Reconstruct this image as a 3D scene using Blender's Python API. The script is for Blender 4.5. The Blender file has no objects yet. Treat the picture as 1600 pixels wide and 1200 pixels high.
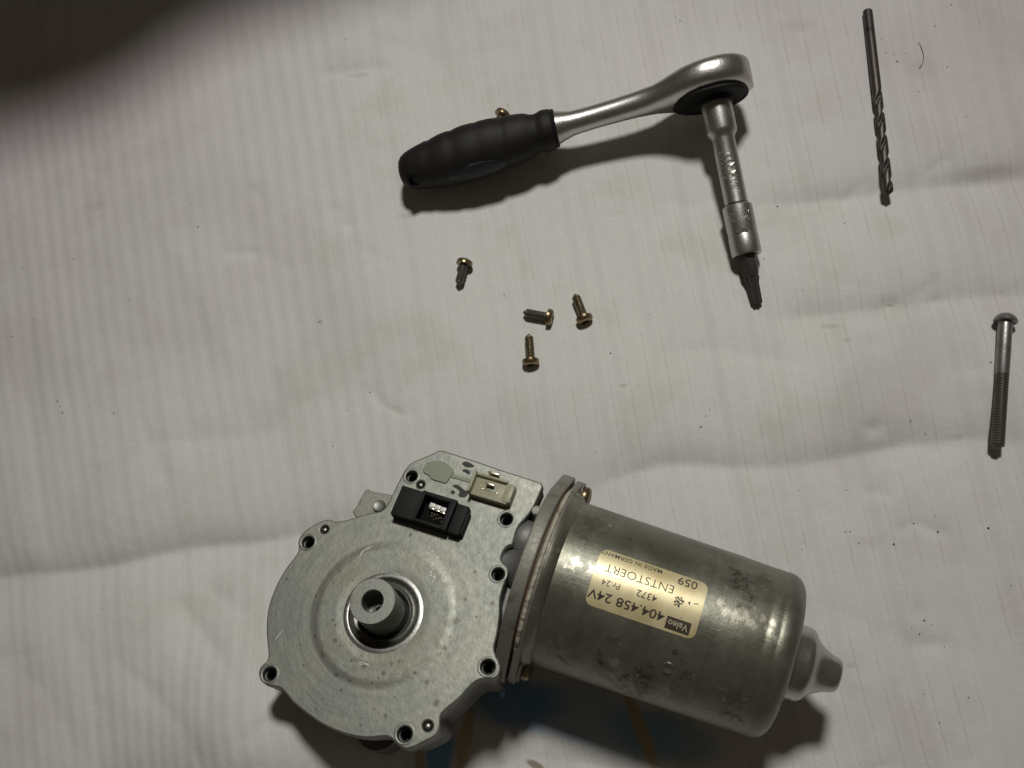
import bpy, bmesh, math, random
import numpy as np
from mathutils import Vector, Matrix
random.seed(7); rng = np.random.default_rng(7)
S = 0.001                                   # everything below is written in millimetres
sc = bpy.context.scene
COL = sc.collection

# ------------------------------------------------------------------ camera
F_PX, DIST = 1500.0, 375.0
cdir = Vector((0.12, -0.30, 1.0)).normalized()
CAM = cdir * DIST                           # aims at the world origin on the cloth
zc = cdir
xc = Vector((0, 1, 0)).cross(zc).normalized()
yc = zc.cross(xc).normalized()
R_CAM = Matrix((xc, yc, zc)).transposed()
cam_d = bpy.data.cameras.new('camera'); cam = bpy.data.objects.new('camera', cam_d); COL.objects.link(cam)
cam_d.sensor_width = 36; cam_d.lens = F_PX / 1600 * 36; cam_d.clip_start = 0.01; cam_d.clip_end = 20
cam.matrix_world = Matrix.Translation(CAM * S) @ R_CAM.to_4x4()
sc.camera = cam

def ray(px, py):
    return (R_CAM @ Vector(((px - 800) / F_PX, (600 - py) / F_PX, -1))).normalized()
def at(px, py, z=0.0):                      # photo pixel -> point on the level plane z
    d = ray(px, py); return CAM + d * ((z - CAM.z) / d.z)
def at_plane(px, py, o, n):
    d = ray(px, py); return CAM + d * ((o - CAM).dot(n) / d.dot(n))

# ------------------------------------------------------------------ light
LDIR = Vector((0.075, 0.45, 0.88)).normalized()
LPOS = Vector((10, -10, 0)) + LDIR * 1400
w = bpy.data.worlds.new('World'); sc.world = w; w.use_nodes = True
bg = w.node_tree.nodes['Background']; bg.inputs[0].default_value = (1.0, 0.82, 0.60, 1); bg.inputs[1].default_value = 0.043
# wide warm-rosy lamp cone, plus a green spot added to tint the middle
for e_, c_, size, aim in ((32.5, (1.0, 0.91, 0.925), 49, Vector((20, 20, 0))), (15, (0.84, 1.0, 0.76), 25, Vector((0, -5, 0)))):
    ld = bpy.data.lights.new('lamp_and_tint_spot', 'SPOT'); lo = bpy.data.objects.new('lamp_and_tint_spot', ld); COL.objects.link(lo)
    ld.energy = e_; ld.color = c_; ld.shadow_soft_size = 0.095
    ld.spot_size = math.radians(size); ld.spot_blend = 1.0
    lo.matrix_world = Matrix.Translation(LPOS * S) @ (LPOS - aim).to_track_quat('Z', 'Y').to_matrix().to_4x4()
sc.view_settings.view_transform = 'Standard'; sc.view_settings.look = 'None'
sc.view_settings.exposure = 0; sc.view_settings.gamma = 1

# ------------------------------------------------------------------ materials
class NT:
    def __init__(s, name):
        s.m = bpy.data.materials.new(name); s.m.use_nodes = True
        s.t = s.m.node_tree; s.b = s.t.nodes['Principled BSDF']; s.tc = s.n('ShaderNodeTexCoord')
    def n(s, typ, **kw):
        x = s.t.nodes.new(typ)
        for k, v in kw.items(): setattr(x, k, v)
        return x
    def l(s, a, b): s.t.links.new(a, b)
    def val(s, x, sock):
        if isinstance(x, (int, float)): sock.default_value = x
        elif isinstance(x, tuple): sock.default_value = x if len(x) == 4 or sock.type == 'VECTOR' else (*x, 1)
        else: s.l(x, sock)
    def math(s, op, a, b=0.0, c=0.0, clamp=False):
        x = s.n('ShaderNodeMath', operation=op, use_clamp=clamp)
        for i, v in enumerate((a, b, c)): s.val(v, x.inputs[i])
        return x.outputs[0]
    def noise(s, scale, detail=3, rough=.55, vec=None, dist=0.0):
        x = s.n('ShaderNodeTexNoise'); x.inputs['Scale'].default_value = scale; x.inputs['Detail'].default_value = detail
        x.inputs['Roughness'].default_value = rough; x.inputs['Distortion'].default_value = dist
        s.l(vec or s.tc.outputs['Object'], x.inputs['Vector']); return x.outputs['Fac']
    def ramp(s, fac, lo, hi, a=0.0, b=1.0):
        x = s.n('ShaderNodeMapRange'); x.interpolation_type = 'SMOOTHSTEP'
        s.l(fac, x.inputs[0])
        for i, v in zip((1, 2, 3, 4), (lo, hi, a, b)): x.inputs[i].default_value = v
        return x.outputs[0]
    def mix(s, f, a, b, mode='MIX'):
        x = s.n('ShaderNodeMix', data_type='RGBA', blend_type=mode)
        s.val(f, x.inputs[0]); s.val(a, x.inputs[6]); s.val(b, x.inputs[7]); return x.outputs[2]
    def bump(s, h, dist, strength=1.0, prev=None):
        x = s.n('ShaderNodeBump'); x.inputs['Strength'].default_value = strength; x.inputs['Distance'].default_value = dist
        s.l(h, x.inputs['Height'])
        if prev is not None: s.l(prev, x.inputs['Normal'])
        return x.outputs[0]
    def mapping(s, sc_):
        x = s.n('ShaderNodeMapping'); x.inputs['Scale'].default_value = sc_; s.l(s.tc.outputs['Object'], x.inputs[0]); return x.outputs[0]
    def done(s, color=None, rough=None, metal=None, normal=None, **kw):
        for k, v in (('Base Color', color), ('Roughness', rough), ('Metallic', metal), ('Normal', normal)):
            if v is not None: s.val(v, s.b.inputs[k])
        for k, v in kw.items(): s.val(v, s.b.inputs[k.replace('_', ' ')])
        return s.m

def metal(name, base, dark, rough=.4, met=.85, stain=.45, scale=120, fine=900, bumpd=.00004, stretch=None, stain_lo=.52):
    k = NT(name); v = k.mapping(stretch) if stretch else None
    n1 = k.noise(scale, 5, .65, v); n2 = k.noise(fine, 3, .6, v)
    f = k.math('MULTIPLY', k.ramp(n1, stain_lo, .72), stain)
    c = k.mix(f, base, dark)
    c = k.mix(k.ramp(n2, .3, .75, 0, .35), c, tuple(x * .7 for x in base))
    r = k.math('ADD', k.math('MULTIPLY', n2, .25), rough - .1)
    return k.done(c, r, met, k.bump(n2, bumpd))

def plain(name, base, rough=.6, fine=1200, bumpd=.00002, **kw):
    k = NT(name); n = k.noise(fine, 3); n1 = k.noise(150, 3)
    c = k.mix(k.ramp(n1, .35, .7, 0, .5), base, tuple(x * .65 for x in base))
    return k.done(c, rough, None, k.bump(n, bumpd), **kw)

M_alu = metal('satin_chrome', (.56, .545, .52), (.22, .2, .18), .31, .95, .4, 60, 1500, .00006)
M_chrome_dark = metal('dull_chrome', (.50, .49, .46), (.2, .19, .16), .36, .95, .4, 90, 900)
M_cap = metal('dark_drawn_cap', (.50, .50, .48), (.16, .16, .15), .26, .9, .5, 120, 900)
M_polish = metal('polished_well', (.30, .30, .28), (.18, .175, .15), .32, .9, .3, 110, 900)
M_letters = metal('raised_lettering_metal', (.72, .70, .66), (.4, .38, .35), .25, .9, .2, 400, 1200)
M_black_steel = metal('black_bit_steel', (.10, .095, .09), (.03, .03, .03), .4, .7, .6, 200, 1000)
M_brass = metal('yellow_zinc', (.30, .235, .135), (.15, .075, .055), .30, .9, .8, 260, 900, stain_lo=.42)
M_zincbolt = metal('grey_zinc', (.33, .325, .315), (.15, .145, .14), .40, .85, .5, 150, 1200)
M_thread = metal('thread_steel', (.15, .14, .12), (.08, .05, .035), .5, .8, .8, 130, 1200)
M_thread2 = metal('bronze_thread', (.22, .19, .12), (.10, .07, .045), .42, .85, .8, 300, 1200)
M_drill = metal('worn_drill_steel', (.10, .088, .08), (.04, .034, .03), .45, .8, .8, 160, 900)
M_flange = metal('oxidised_flange_casting', (.29, .28, .245), (.13, .115, .085), .55, .5, .8, 130, 700, .0001)
M_corrode = metal('white_corroded_edge', (.50, .46, .38), (.10, .07, .04), .8, .1, .9, 260, 600, .0004, stain_lo=.48)
M_gasket = plain('brown_gasket', (.10, .055, .03), .7)
M_hub = metal('machined_hub', (.25, .255, .23), (.12, .118, .095), .45, .75, .5, 110, 900)
M_housing = metal('cast_housing', (.19, .187, .18), (.09, .085, .08), .5, .6, .5, 90, 500, .0001)
M_dark_hole = plain('hole_shade_black', (.016, .015, .014), .45)  # near-black stands in for the shade inside the bolt holes
M_black = plain('black_plastic', (.009, .009, .009), .62, Specular_IOR_Level=.25)
M_black2 = plain('recess_shade_black', (.004, .004, .004), .7, Specular_IOR_Level=.1)  # darker copy of the black plastic, recess shade put into its colour
M_white_pin = plain('white_contact_block', (.85, .84, .80), .3)
M_pin = metal('brass_contact', (.70, .62, .50), (.3, .2, .12), .25, .95, .4, 500, 900)
M_tar = plain('black_tar', (.02, .021, .021), .6)
M_fresh = plain('fresh_metal_nick', (.92, .91, .86), .35)
M_rubber = None
k = NT('black_rubber')
n = k.noise(700, 4); n1 = k.noise(45, 3)
M_rubber = k.done(k.mix(k.ramp(n1, .4, .7), (.010, .009, .0085), (.017, .0155, .014)), .6, None, k.bump(n, .00005), Specular_IOR_Level=.3)
M_blue_rubber = plain('dark_blue_inlay', (.008, .012, .021), .55)
k = NT('yellowed_clear_plastic')
n = k.noise(200, 3)
M_resin = k.done(k.mix(n, (.64, .61, .44), (.55, .54, .37)), .34, None, None, Transmission_Weight=.40, Alpha=1.0, IOR=1.3)
k = NT('green_resin_smear')
n = k.noise(180, 3)
M_smear = k.done(k.mix(n, (.245, .275, .185), (.21, .235, .16)), .42)

# gear cover: dull zinc-grey casting with rings, mottling and brown spots (object origin = hub centre)
k = NT('gear_cover_casting')
sep = k.n('ShaderNodeSeparateXYZ'); k.l(k.tc.outputs['Object'], sep.inputs[0])
rr = k.math('SQRT', k.math('ADD', k.math('POWER', sep.outputs[0], 2.0), k.math('POWER', sep.outputs[1], 2.0)))
n1 = k.noise(45, 5, .6); n2 = k.noise(420, 4, .6); n3 = k.noise(1400, 2)
wob = k.math('ADD', rr, k.math('MULTIPLY', k.math('SUBTRACT', n1, .5), .004))
base = k.mix(k.ramp(n1, .36, .66), (.235, .248, .222), (.295, .292, .252))
base = k.mix(k.ramp(n2, .35, .75, 0, .28), base, (.14, .155, .14))
ang = k.math('ARCTAN2', sep.outputs[1], sep.outputs[0])
cmb = k.n('ShaderNodeCombineXYZ'); k.l(k.math('MULTIPLY', wob, 1100.0), cmb.inputs[0]); k.l(k.math('MULTIPLY', ang, 1.6), cmb.inputs[1])
npol = k.noise(1.0, 4, .65, cmb.outputs[0])
base = k.mix(k.ramp(npol, .42, .66, 0, .32), base, (.30, .305, .275))
base = k.mix(k.ramp(npol, .50, .34, 0, .25), base, (.14, .145, .125))
rings = k.math('SINE', k.math('MULTIPLY', wob, 1300.0))
base = k.mix(k.math('MULTIPLY', k.ramp(rings, -.2, 1.0), k.ramp(n1, .38, .6, .05, .38)), base, (.33, .33, .29))
brown = k.math('MULTIPLY', k.math('MULTIPLY', k.ramp(rr, .030, .016), k.ramp(n1, .42, .62)), .5)
base = k.mix(brown, base, (.20, .185, .14))
band = k.math('MULTIPLY', k.ramp(rr, .013, .017), k.ramp(rr, .026, .021))
KC, KC_base, KC_n = k, None, n2
vor = k.n('ShaderNodeTexVoronoi'); vor.inputs['Scale'].default_value = 260; vor.inputs['Randomness'].default_value = 1
k.l(k.tc.outputs['Object'], vor.inputs['Vector'])
vsep = k.n('ShaderNodeSeparateColor'); k.l(vor.outputs['Color'], vsep.inputs[0])
spot = k.math('MULTIPLY', k.ramp(vor.outputs['Distance'], .42, .22), k.ramp(vsep.outputs[0], .55, .6))
lower = k.ramp(sep.outputs[1], .012, -.004)
spotm = k.math('MULTIPLY', spot, k.math('MULTIPLY', band, k.math('ADD', k.math('MULTIPLY', lower, .75), .12)))
base = k.mix(k.math('MULTIPLY', spotm, .3), base, (.13, .115, .085))
vor2 = k.n('ShaderNodeTexVoronoi'); vor2.inputs['Scale'].default_value = 130
k.l(k.tc.outputs['Object'], vor2.inputs['Vector'])
vs2 = k.n('ShaderNodeSeparateColor'); k.l(vor2.outputs['Color'], vs2.inputs[0])
sp2 = k.math('MULTIPLY', k.ramp(vor2.outputs['Distance'], .20, .08), k.ramp(vs2.outputs[0], .70, .73))
base = k.mix(k.math('MULTIPLY', sp2, .25), base, (.12, .11, .085))
dirtring = k.math('MULTIPLY', k.math('MULTIPLY', k.ramp(wob, .0195, .0215), k.ramp(wob, .0235, .0220)), k.ramp(n2, .4, .6))
base = k.mix(k.math('MULTIPLY', dirtring, .4), base, (.2, .19, .15))
prof = k.math('ADD', k.math('MULTIPLY', k.ramp(rr, .0215, .0250), -1.0), k.math('MULTIPLY', k.ramp(rr, .0125, .0165), .6))
nb = k.bump(prof, .0003)
nb = k.bump(n2, .00008, 1.0, nb); nb = k.bump(n3, .00002, 1.0, nb)
KC_base = base; KC_wob = n2
M_cover = k.done(base, k.math('ADD', k.math('ADD', k.math('MULTIPLY', n2, .2), k.math('MULTIPLY', npol, .25)), .26), .68, nb)

# motor can: galvanised steel, streaks round the can, dirty patches
k = NT('galvanised_motor_can')
n1 = k.noise(40, 5, .65); n2 = k.noise(500, 4, .7); nst = k.noise(1.0, 4, .6, k.mapping((25, 220, 220)))
na = k.noise(1.0, 3, .6, k.mapping((260, 18, 18)))
base = k.mix(k.ramp(n1, .35, .65), (.185, .185, .145), (.265, .26, .215))
base = k.mix(k.math('MULTIPLY', k.ramp(n1, .56, .66), k.ramp(n2, .38, .60, .2, .95)), base, (.05, .048, .03))
base = k.mix(k.ramp(na, .5, .75, 0, .35), base, (.12, .13, .11))
base = k.mix(k.math('MULTIPLY', k.ramp(n2, .60, .70, 0, .8), k.ramp(n1, .46, .58)), base, (.50, .48, .43))
rg = k.math('ADD', k.math('ADD', k.math('MULTIPLY', n1, .22), k.math('MULTIPLY', n2, .2)), .20)
KM, KM_n = k, n2
KM_base = base
M_can = k.done(base, rg, .70, k.bump(n2, .00008, 1.0, k.bump(nst, .00008)))

k = NT('label_paper')
n1 = k.noise(120, 4); n2 = k.noise(900, 3)
c = k.mix(k.ramp(n1, .4, .7), (.72, .635, .385), (.58, .48, .25))
c = k.mix(k.ramp(n2, .68, .74, 0, .6), c, (.25, .2, .1))
M_label = k.done(c, .34, .25)
M_ink = plain('label_ink', (.05, .035, .02), .5)
M_ink_light = plain('faded_label_ink', (.09, .07, .04), .5)
M_label_text = plain('cream_print', (.50, .45, .32), .5)

# cloth
k = NT('ribbed_cloth')
uv = k.n('ShaderNodeUVMap'); uv.uv_map = 'rib'
us = k.n('ShaderNodeSeparateXYZ'); k.l(uv.outputs[0], us.inputs[0])
nl = k.noise(6, 3, .5); nm = k.noise(28, 4, .6); nf = k.noise(900, 3, .6); nw = k.noise(90, 3)
u = k.math('ADD', us.outputs[0], k.math('MULTIPLY', k.math('SUBTRACT', nl, .5), .9))
fr = k.math('FRACT', u)
line = k.math('SUBTRACT', 1.0, k.math('MULTIPLY', k.math('ABSOLUTE', k.math('SUBTRACT', fr, .5)), 2.0))     # 1 on the rib seam
seam = k.ramp(line, .80, 1.0)
wave = k.math('COSINE', k.math('MULTIPLY', u, 2 * math.pi))
idn = k.n('ShaderNodeTexWhiteNoise', noise_dimensions='1D'); k.l(k.math('FLOOR', k.math('ADD', u, .5)), idn.inputs['W'])
c = k.mix(k.ramp(nl, .38, .62), (.725, .725, .70), (.70, .68, .675))
c = k.mix(k.ramp(nm, .5, .72, 0, .4), c, (.58, .56, .50))
nl2 = k.noise(11, 4, .6, None, .6)
c = k.mix(k.ramp(nl2, .50, .70, 0, .5), c, (.56, .545, .52))
weave = k.noise(1.0, 2, .5, k.mapping((2600, 900, 1)))
c = k.mix(k.ramp(weave, .35, .7, 0, .16), c, (.40, .39, .36))
rs = k.math('MULTIPLY', seam, k.math('MULTIPLY', k.ramp(nm, .40, .64, .05, .24), us.outputs[1]))
c = k.mix(rs, c, (.40, .385, .35))
bandf = k.math('MULTIPLY', k.ramp(wave, -1, 1, 0, 1), k.math('ADD', k.math('MULTIPLY', idn.outputs[0], .16), .03))
c = k.mix(bandf, c, (.42, .41, .39))
# paint stains near the motor's shadow (blue and ochre) and darker brown patches, laid out on the cloth in world metres
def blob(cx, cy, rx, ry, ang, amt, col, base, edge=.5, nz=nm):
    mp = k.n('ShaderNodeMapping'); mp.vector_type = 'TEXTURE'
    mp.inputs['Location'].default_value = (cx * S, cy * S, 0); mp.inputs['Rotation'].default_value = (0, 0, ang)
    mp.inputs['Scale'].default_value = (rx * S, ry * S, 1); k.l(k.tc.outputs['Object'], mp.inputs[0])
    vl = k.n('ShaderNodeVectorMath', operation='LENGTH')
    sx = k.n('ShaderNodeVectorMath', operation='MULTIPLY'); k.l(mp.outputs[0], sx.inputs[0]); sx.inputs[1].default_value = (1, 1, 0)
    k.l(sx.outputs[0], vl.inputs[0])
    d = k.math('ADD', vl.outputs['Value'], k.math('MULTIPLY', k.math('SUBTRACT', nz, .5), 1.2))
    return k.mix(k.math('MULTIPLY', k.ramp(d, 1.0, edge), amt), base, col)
def pb(px, py, wpx, hpx, ang, amt, col, base, **kw):
    p = at(px, py); q = at(px + 50, py); m = (q - p).length / 50
    return blob(p.x, p.y, wpx * m, hpx * m, math.radians(ang), amt, col, base, **kw)
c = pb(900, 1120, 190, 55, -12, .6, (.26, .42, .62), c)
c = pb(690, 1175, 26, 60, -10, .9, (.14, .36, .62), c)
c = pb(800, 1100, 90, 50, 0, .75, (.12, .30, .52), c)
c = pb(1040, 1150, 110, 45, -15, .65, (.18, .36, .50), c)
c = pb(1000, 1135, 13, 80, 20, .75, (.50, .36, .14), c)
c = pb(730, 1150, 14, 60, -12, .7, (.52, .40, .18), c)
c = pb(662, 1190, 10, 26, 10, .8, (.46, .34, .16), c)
c = pb(838, 1196, 22, 8, -25, .8, (.20, .16, .10), c)  # small dark brown spot
for (px, py, w_, h_, a_, am) in [(975, 603, 10, 5, 0, .35), (1300, 505, 30, 8, 0, .3), (1325, 528, 10, 7, 0, .3), (1548, 262, 80, 18, 6, .35), (635, 335, 25, 10, 0, .2),
        (500, 502, 7, 5, 0, .3), (1440, 105, 40, 30, 0, .16), (1360, 845, 40, 16, 0, .14), (560, 115, 30, 8, 0, .25), (1245, 40, 50, 20, 0, .2), (620, 640, 26, 8, -30, .25), (1395, 470, 12, 4, 0, .6), (1500, 680, 14, 8, 0, .2), (1330, 1040, 14, 10, 0, .3), (150, 320, 20, 10, 0, .18), (960, 330, 30, 9, 0, .1)]:
    c = pb(px, py, w_, h_, a_, am, (.30, .27, .21), c, edge=.2)  # brown smudges; along creases they also paint fold shade into the colour
vd = k.n('ShaderNodeTexVoronoi'); vd.inputs['Scale'].default_value = 110; k.l(k.tc.outputs['Object'], vd.inputs['Vector'])
vds = k.n('ShaderNodeSeparateColor'); k.l(vd.outputs['Color'], vds.inputs[0])
speck = k.math('MULTIPLY', k.ramp(vd.outputs['Distance'], .05, .03), k.ramp(vds.outputs[0], .965, .975))
c = k.mix(k.math('MULTIPLY', speck, .7), c, (.08, .06, .05))
nb = k.bump(k.math('MULTIPLY', wave, k.ramp(nl, .40, .58, .35, 1.0)), .00010)
nb = k.bump(nf, .00006, 1.0, nb)
nb = k.bump(nw, .0005, 1.0, nb)
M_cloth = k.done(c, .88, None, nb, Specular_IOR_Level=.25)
M_crumb = plain('dark_crumb', (.07, .055, .05), .8)
M_shade_sheet = plain('brown_shade_sheet', (.09, .06, .035), .9)

# ------------------------------------------------------------------ mesh helpers (local millimetres)
GADJ = [Matrix.Identity(4)]
def make(name, verts, faces, mat, parent=None, smooth=True, sharp=35, M=None):
    me = bpy.data.meshes.new(name)
    me.from_pydata([tuple(S * c_ for c_ in v) for v in verts], [], faces); me.validate()
    bm = bmesh.new(); bm.from_mesh(me); bmesh.ops.recalc_face_normals(bm, faces=bm.faces); bm.to_mesh(me); bm.free()
    me.materials.append(mat)
    if smooth:
        me.shade_smooth(); me.set_sharp_from_angle(angle=math.radians(sharp))
    o = bpy.data.objects.new(name, me); COL.objects.link(o)
    if parent: o.parent = parent
    if parent is not None and parent.name.startswith('wiper_motor'): M = GADJ[0] @ (M or Matrix.Identity(4))
    if M is not None: o.matrix_local = mm(M)
    return o
def mm(M):
    M = M.copy(); M.translation = M.translation * S; return M
def thing(name, label, cat, M=None, group=None):
    o = bpy.data.objects.new(name, None); o.empty_display_size = .01; COL.objects.link(o)
    if M is not None: o.matrix_world = mm(M)
    o['label'] = label; o['category'] = cat; o['kind'] = 'thing'
    if group: o['group'] = group
    return o
def frame(o, x, z):
    z = z.normalized(); x = (x - z * x.dot(z)).normalized(); y = z.cross(x)
    M = Matrix((x, y, z)).transposed().to_4x4(); M.translation = o; return M
def lathe(prof, n=64, axis='x', rfun=None):
    """prof = [(axial, radius)]; r 0 closes the end"""
    V, Fc, rows = [], [], []
    for (a, r) in prof:
        if r <= 1e-6:
            rows.append([len(V)]); V.append((a, 0, 0))
        else:
            row = []
            for i in range(n):
                t = 2 * math.pi * i / n; q = r * (rfun(a, t) if rfun else 1)
                row.append(len(V)); V.append((a, q * math.cos(t), q * math.sin(t)))
            rows.append(row)
    for A, B in zip(rows, rows[1:]):
        if len(A) == 1 and len(B) == 1: continue
        for i in range(n):
            j = (i + 1) % n
            if len(A) == 1: Fc.append((A[0], B[j], B[i]))
            elif len(B) == 1: Fc.append((A[i], A[j], B[0]))
            else: Fc.append((A[i], A[j], B[j], B[i]))
    if axis == 'z': V = [(y, z_, x) for (x, y, z_) in V]
    return V, Fc
def add(*parts):
    V, Fc = [], []
    for v, f in parts:
        o = len(V); V += list(v); Fc += [tuple(i + o for i in q) for q in f]
    return V, Fc
def shift(vf, d): return [tuple(a + b for a, b in zip(v, d)) for v in vf[0]], vf[1]
def boxv(x0, x1, y0, y1, z0, z1, b=0.0):
    if b <= 0:
        V = [(x, y, z) for z in (z0, z1) for (x, y) in ((x0, y0), (x1, y0), (x1, y1), (x0, y1))]
        return V, [(3, 2, 1, 0), (4, 5, 6, 7), (0, 1, 5, 4), (1, 2, 6, 5), (2, 3, 7, 6), (3, 0, 4, 7)]
    bm = bmesh.new()
    vs = [bm.verts.new(v) for v in boxv(x0, x1, y0, y1, z0, z1)[0]]
    for f in boxv(0, 1, 0, 1, 0, 1)[1]: bm.faces.new([vs[i] for i in f])
    bmesh.ops.bevel(bm, geom=bm.edges[:] , offset=b, segments=2, profile=.6, affect='EDGES')
    bm.verts.index_update()
    V = [tuple(v.co) for v in bm.verts]; Fc = [tuple(v.index for v in f.verts) for f in bm.faces]; bm.free(); return V, Fc
def curve_mesh(outer, holes, z0, z1, bevel):
    """flat plate with holes, rounded edges: 2D curve filled and extruded (local mm)"""
    cu = bpy.data.curves.new('t', 'CURVE'); cu.dimensions = '2D'; cu.fill_mode = 'BOTH'
    def area(p): return sum(p[i][0] * p[(i + 1) % len(p)][1] - p[(i + 1) % len(p)][0] * p[i][1] for i in range(len(p)))
    def spl(p, ccw):
        p = list(p)
        if (area(p) > 0) != ccw: p.reverse()
        s_ = cu.splines.new('POLY'); s_.points.add(len(p) - 1); s_.use_cyclic_u = True
        for q, (x, y) in zip(s_.points, p): q.co = (x, y, 0, 1)
    spl(outer, True)
    for h in holes: spl(h, False)
    cu.extrude = (z1 - z0) / 2 - bevel; cu.bevel_depth = bevel; cu.bevel_resolution = 2; cu.offset = -bevel
    o = bpy.data.objects.new('t', cu); COL.objects.link(o)
    dg = bpy.context.evaluated_depsgraph_get(); me = o.evaluated_get(dg).to_mesh()
    V = [(v.co.x, v.co.y, v.co.z + (z0 + z1) / 2) for v in me.vertices]; Fc = [tuple(p.vertices) for p in me.polygons]
    o.evaluated_get(dg).to_mesh_clear(); bpy.data.objects.remove(o); bpy.data.curves.remove(cu)
    return V, Fc
def circ(cx, cy, r, n=28): return [(cx + r * math.cos(2 * math.pi * i / n), cy + r * math.sin(2 * math.pi * i / n)) for i in range(n)]
def smoothed(p, sub=4):
    out = []; n = len(p)
    for i in range(n):
        a, b, c_, d = p[i - 1], p[i], p[(i + 1) % n], p[(i + 2) % n]
        for j in range(sub):
            t = j / sub
            out.append(tuple(.5 * (2 * b[q] + (c_[q] - a[q]) * t + (2 * a[q] - 5 * b[q] + 4 * c_[q] - d[q]) * t * t + (-a[q] + 3 * b[q] - 3 * c_[q] + d[q]) * t ** 3) for q in (0, 1)))
    return out
def text_mesh(s, bold=0.0, extrude=0.0):
    cu = bpy.data.curves.new('t', 'FONT'); cu.body = s; cu.size = 1; cu.offset = bold; cu.extrude = extrude; cu.resolution_u = 3
    o = bpy.data.objects.new('t', cu); COL.objects.link(o)
    dg = bpy.context.evaluated_depsgraph_get(); me = o.evaluated_get(dg).to_mesh()
    V = [tuple(v.co) for v in me.vertices]; Fc = [tuple(p.vertices) for p in me.polygons]
    o.evaluated_get(dg).to_mesh_clear(); bpy.data.objects.remove(o); bpy.data.curves.remove(cu)
    xs = [v[0] for v in V]; ys = [v[1] for v in V]
    x0, x1, y0, y1 = min(xs), max(xs), min(ys), max(ys)
    return [((x - x0) / (x1 - x0), (y - y0) / (y1 - y0), z) for x, y, z in V], Fc
def loft(rings, closed=True):
    V, Fc = [], []; n = len(rings[0])
    for r in rings: V += r
    for i in range(len(rings) - 1):
        for j in range(n):
            a = i * n + j; b = i * n + (j + 1) % n; Fc.append((a, b, b + n, a + n))
    if closed: Fc.append(tuple(range(n))[::-1]); Fc.append(tuple(range((len(rings) - 1) * n, len(rings) * n)))
    return V, Fc

# ------------------------------------------------------------------ cloth
def px_of(X, Y):                            # world mm on z=0 -> photo pixel, arrays
    P = np.stack([X - CAM.x, Y - CAM.y, np.full_like(X, -CAM.z)], -1)
    Rn = np.array(R_CAM); q = P @ Rn
    return 800 + F_PX * q[..., 0] / -q[..., 2], 600 - F_PX * q[..., 1] / -q[..., 2]
def axis_pts(lo, hi, step, far):
    a = np.arange(lo, hi, step); l = [lo]; s_ = step
    while l[-1] > -far: s_ *= 1.25; l.append(l[-1] - s_)
    h = [a[-1]]; s_ = step
    while h[-1] < far: s_ *= 1.25; h.append(h[-1] + s_)
    return np.concatenate([np.array(l[1:])[::-1], a, np.array(h[1:])])
gx = axis_pts(-270, 260, 1.25, 620); gy = axis_pts(-175, 240, 1.25, 560)
X, Y = np.meshgrid(gx, gy)
Z = np.zeros_like(X)
def smooth_noise(scale, amp, seed):
    rg = np.random.default_rng(seed); out = np.zeros(X.shape)
    for _ in range(14):
        a = rg.uniform(0, 2 * math.pi); f = rg.uniform(.5, 1.6) / scale
        out += np.sin((X * math.cos(a) + Y * math.sin(a)) * f * 2 * math.pi + rg.uniform(0, 6.28))
    return out * amp / 3.7
WX = smooth_noise(110, 2.0, 3); WY = smooth_noise(95, 1.5, 4); WA = 1 + smooth_noise(80, .28, 5)
def crease(pts, A, wup, wdn, taper=25):
    """a valley in the cloth along a line of photo pixels: gentle on the upper side, steep on the lower"""
    global Z
    P = [at(*p) for p in pts]; P = np.array([(p.x, p.y) for p in P])
    Xw, Yw = X + WX * min(1, wup / 8), Y + WY * min(1, wup / 8); best = np.full(X.shape, 1e9); sgn = np.zeros(X.shape); along = np.zeros(X.shape); acc = 0
    for a, b in zip(P, P[1:]):
        d = b - a; L = np.hypot(*d); d /= L
        t = np.clip((Xw - a[0]) * d[0] + (Yw - a[1]) * d[1], 0, L)
        qx, qy = Xw - a[0] - t * d[0], Yw - a[1] - t * d[1]; D = np.hypot(qx, qy)
        s_ = (Xw - a[0]) * -d[1] + (Yw - a[1]) * d[0]
        m = D < best; best[m] = D[m]; sgn[m] = np.sign(s_)[m]; along[m] = (acc + t)[m]; acc += L
    tp = np.clip(np.minimum(along, acc - along) / taper, 0, 1); tp = tp * tp * (3 - 2 * tp)
    wd = np.where(sgn > 0, wup, wdn)
    Z -= A * WA * tp * np.exp(-(np.sqrt(best ** 2 + 1.2) - 1.095) / (wd * .75))
crease([(-160, 950), (0, 905), (130, 885), (300, 856), (450, 838), (620, 800)], 4.6, 10, 34, 30)
crease([(860, 778), (960, 748), (1050, 735), (1150, 728), (1350, 705), (1500, 690), (1640, 690)], 4.4, 11, 34, 30)
crease([(1120, 340), (1200, 318), (1300, 300), (1400, 292), (1520, 285), (1750, 250)], 4.2, 10, 26, 30)
crease([(1180, 500), (1260, 490), (1400, 478), (1500, 466), (1750, 440)], 3.2, 13, 24, 25)
crease([(260, 920), (310, 965), (350, 1010), (420, 1075)], 2.3, 7, 12, 14)
crease([(480, 118), (545, 112), (620, 104)], 1.3, 5, 5, 8)
crease([(570, 600), (600, 632), (655, 652)], .7, 2.5, 1.6, 5)
crease([(520, 310), (530, 345), (560, 350)], .7, 4, 3, 5)
crease([(40, 480), (55, 700), (75, 900)], 1.0, 6, 8, 20)
crease([(110, 960), (140, 1090), (170, 1260)], .9, 6, 3, 12)
crease([(190, 500), (215, 640), (260, 780)], .6, 5, 3, 12)
crease([(1345, 765), (1375, 770), (1400, 785)], .7, 2.2, 1.2, 4)
crease([(1400, 835), (1430, 818), (1460, 830), (1495, 842)], .9, 2.2, 1.3, 4)
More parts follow.
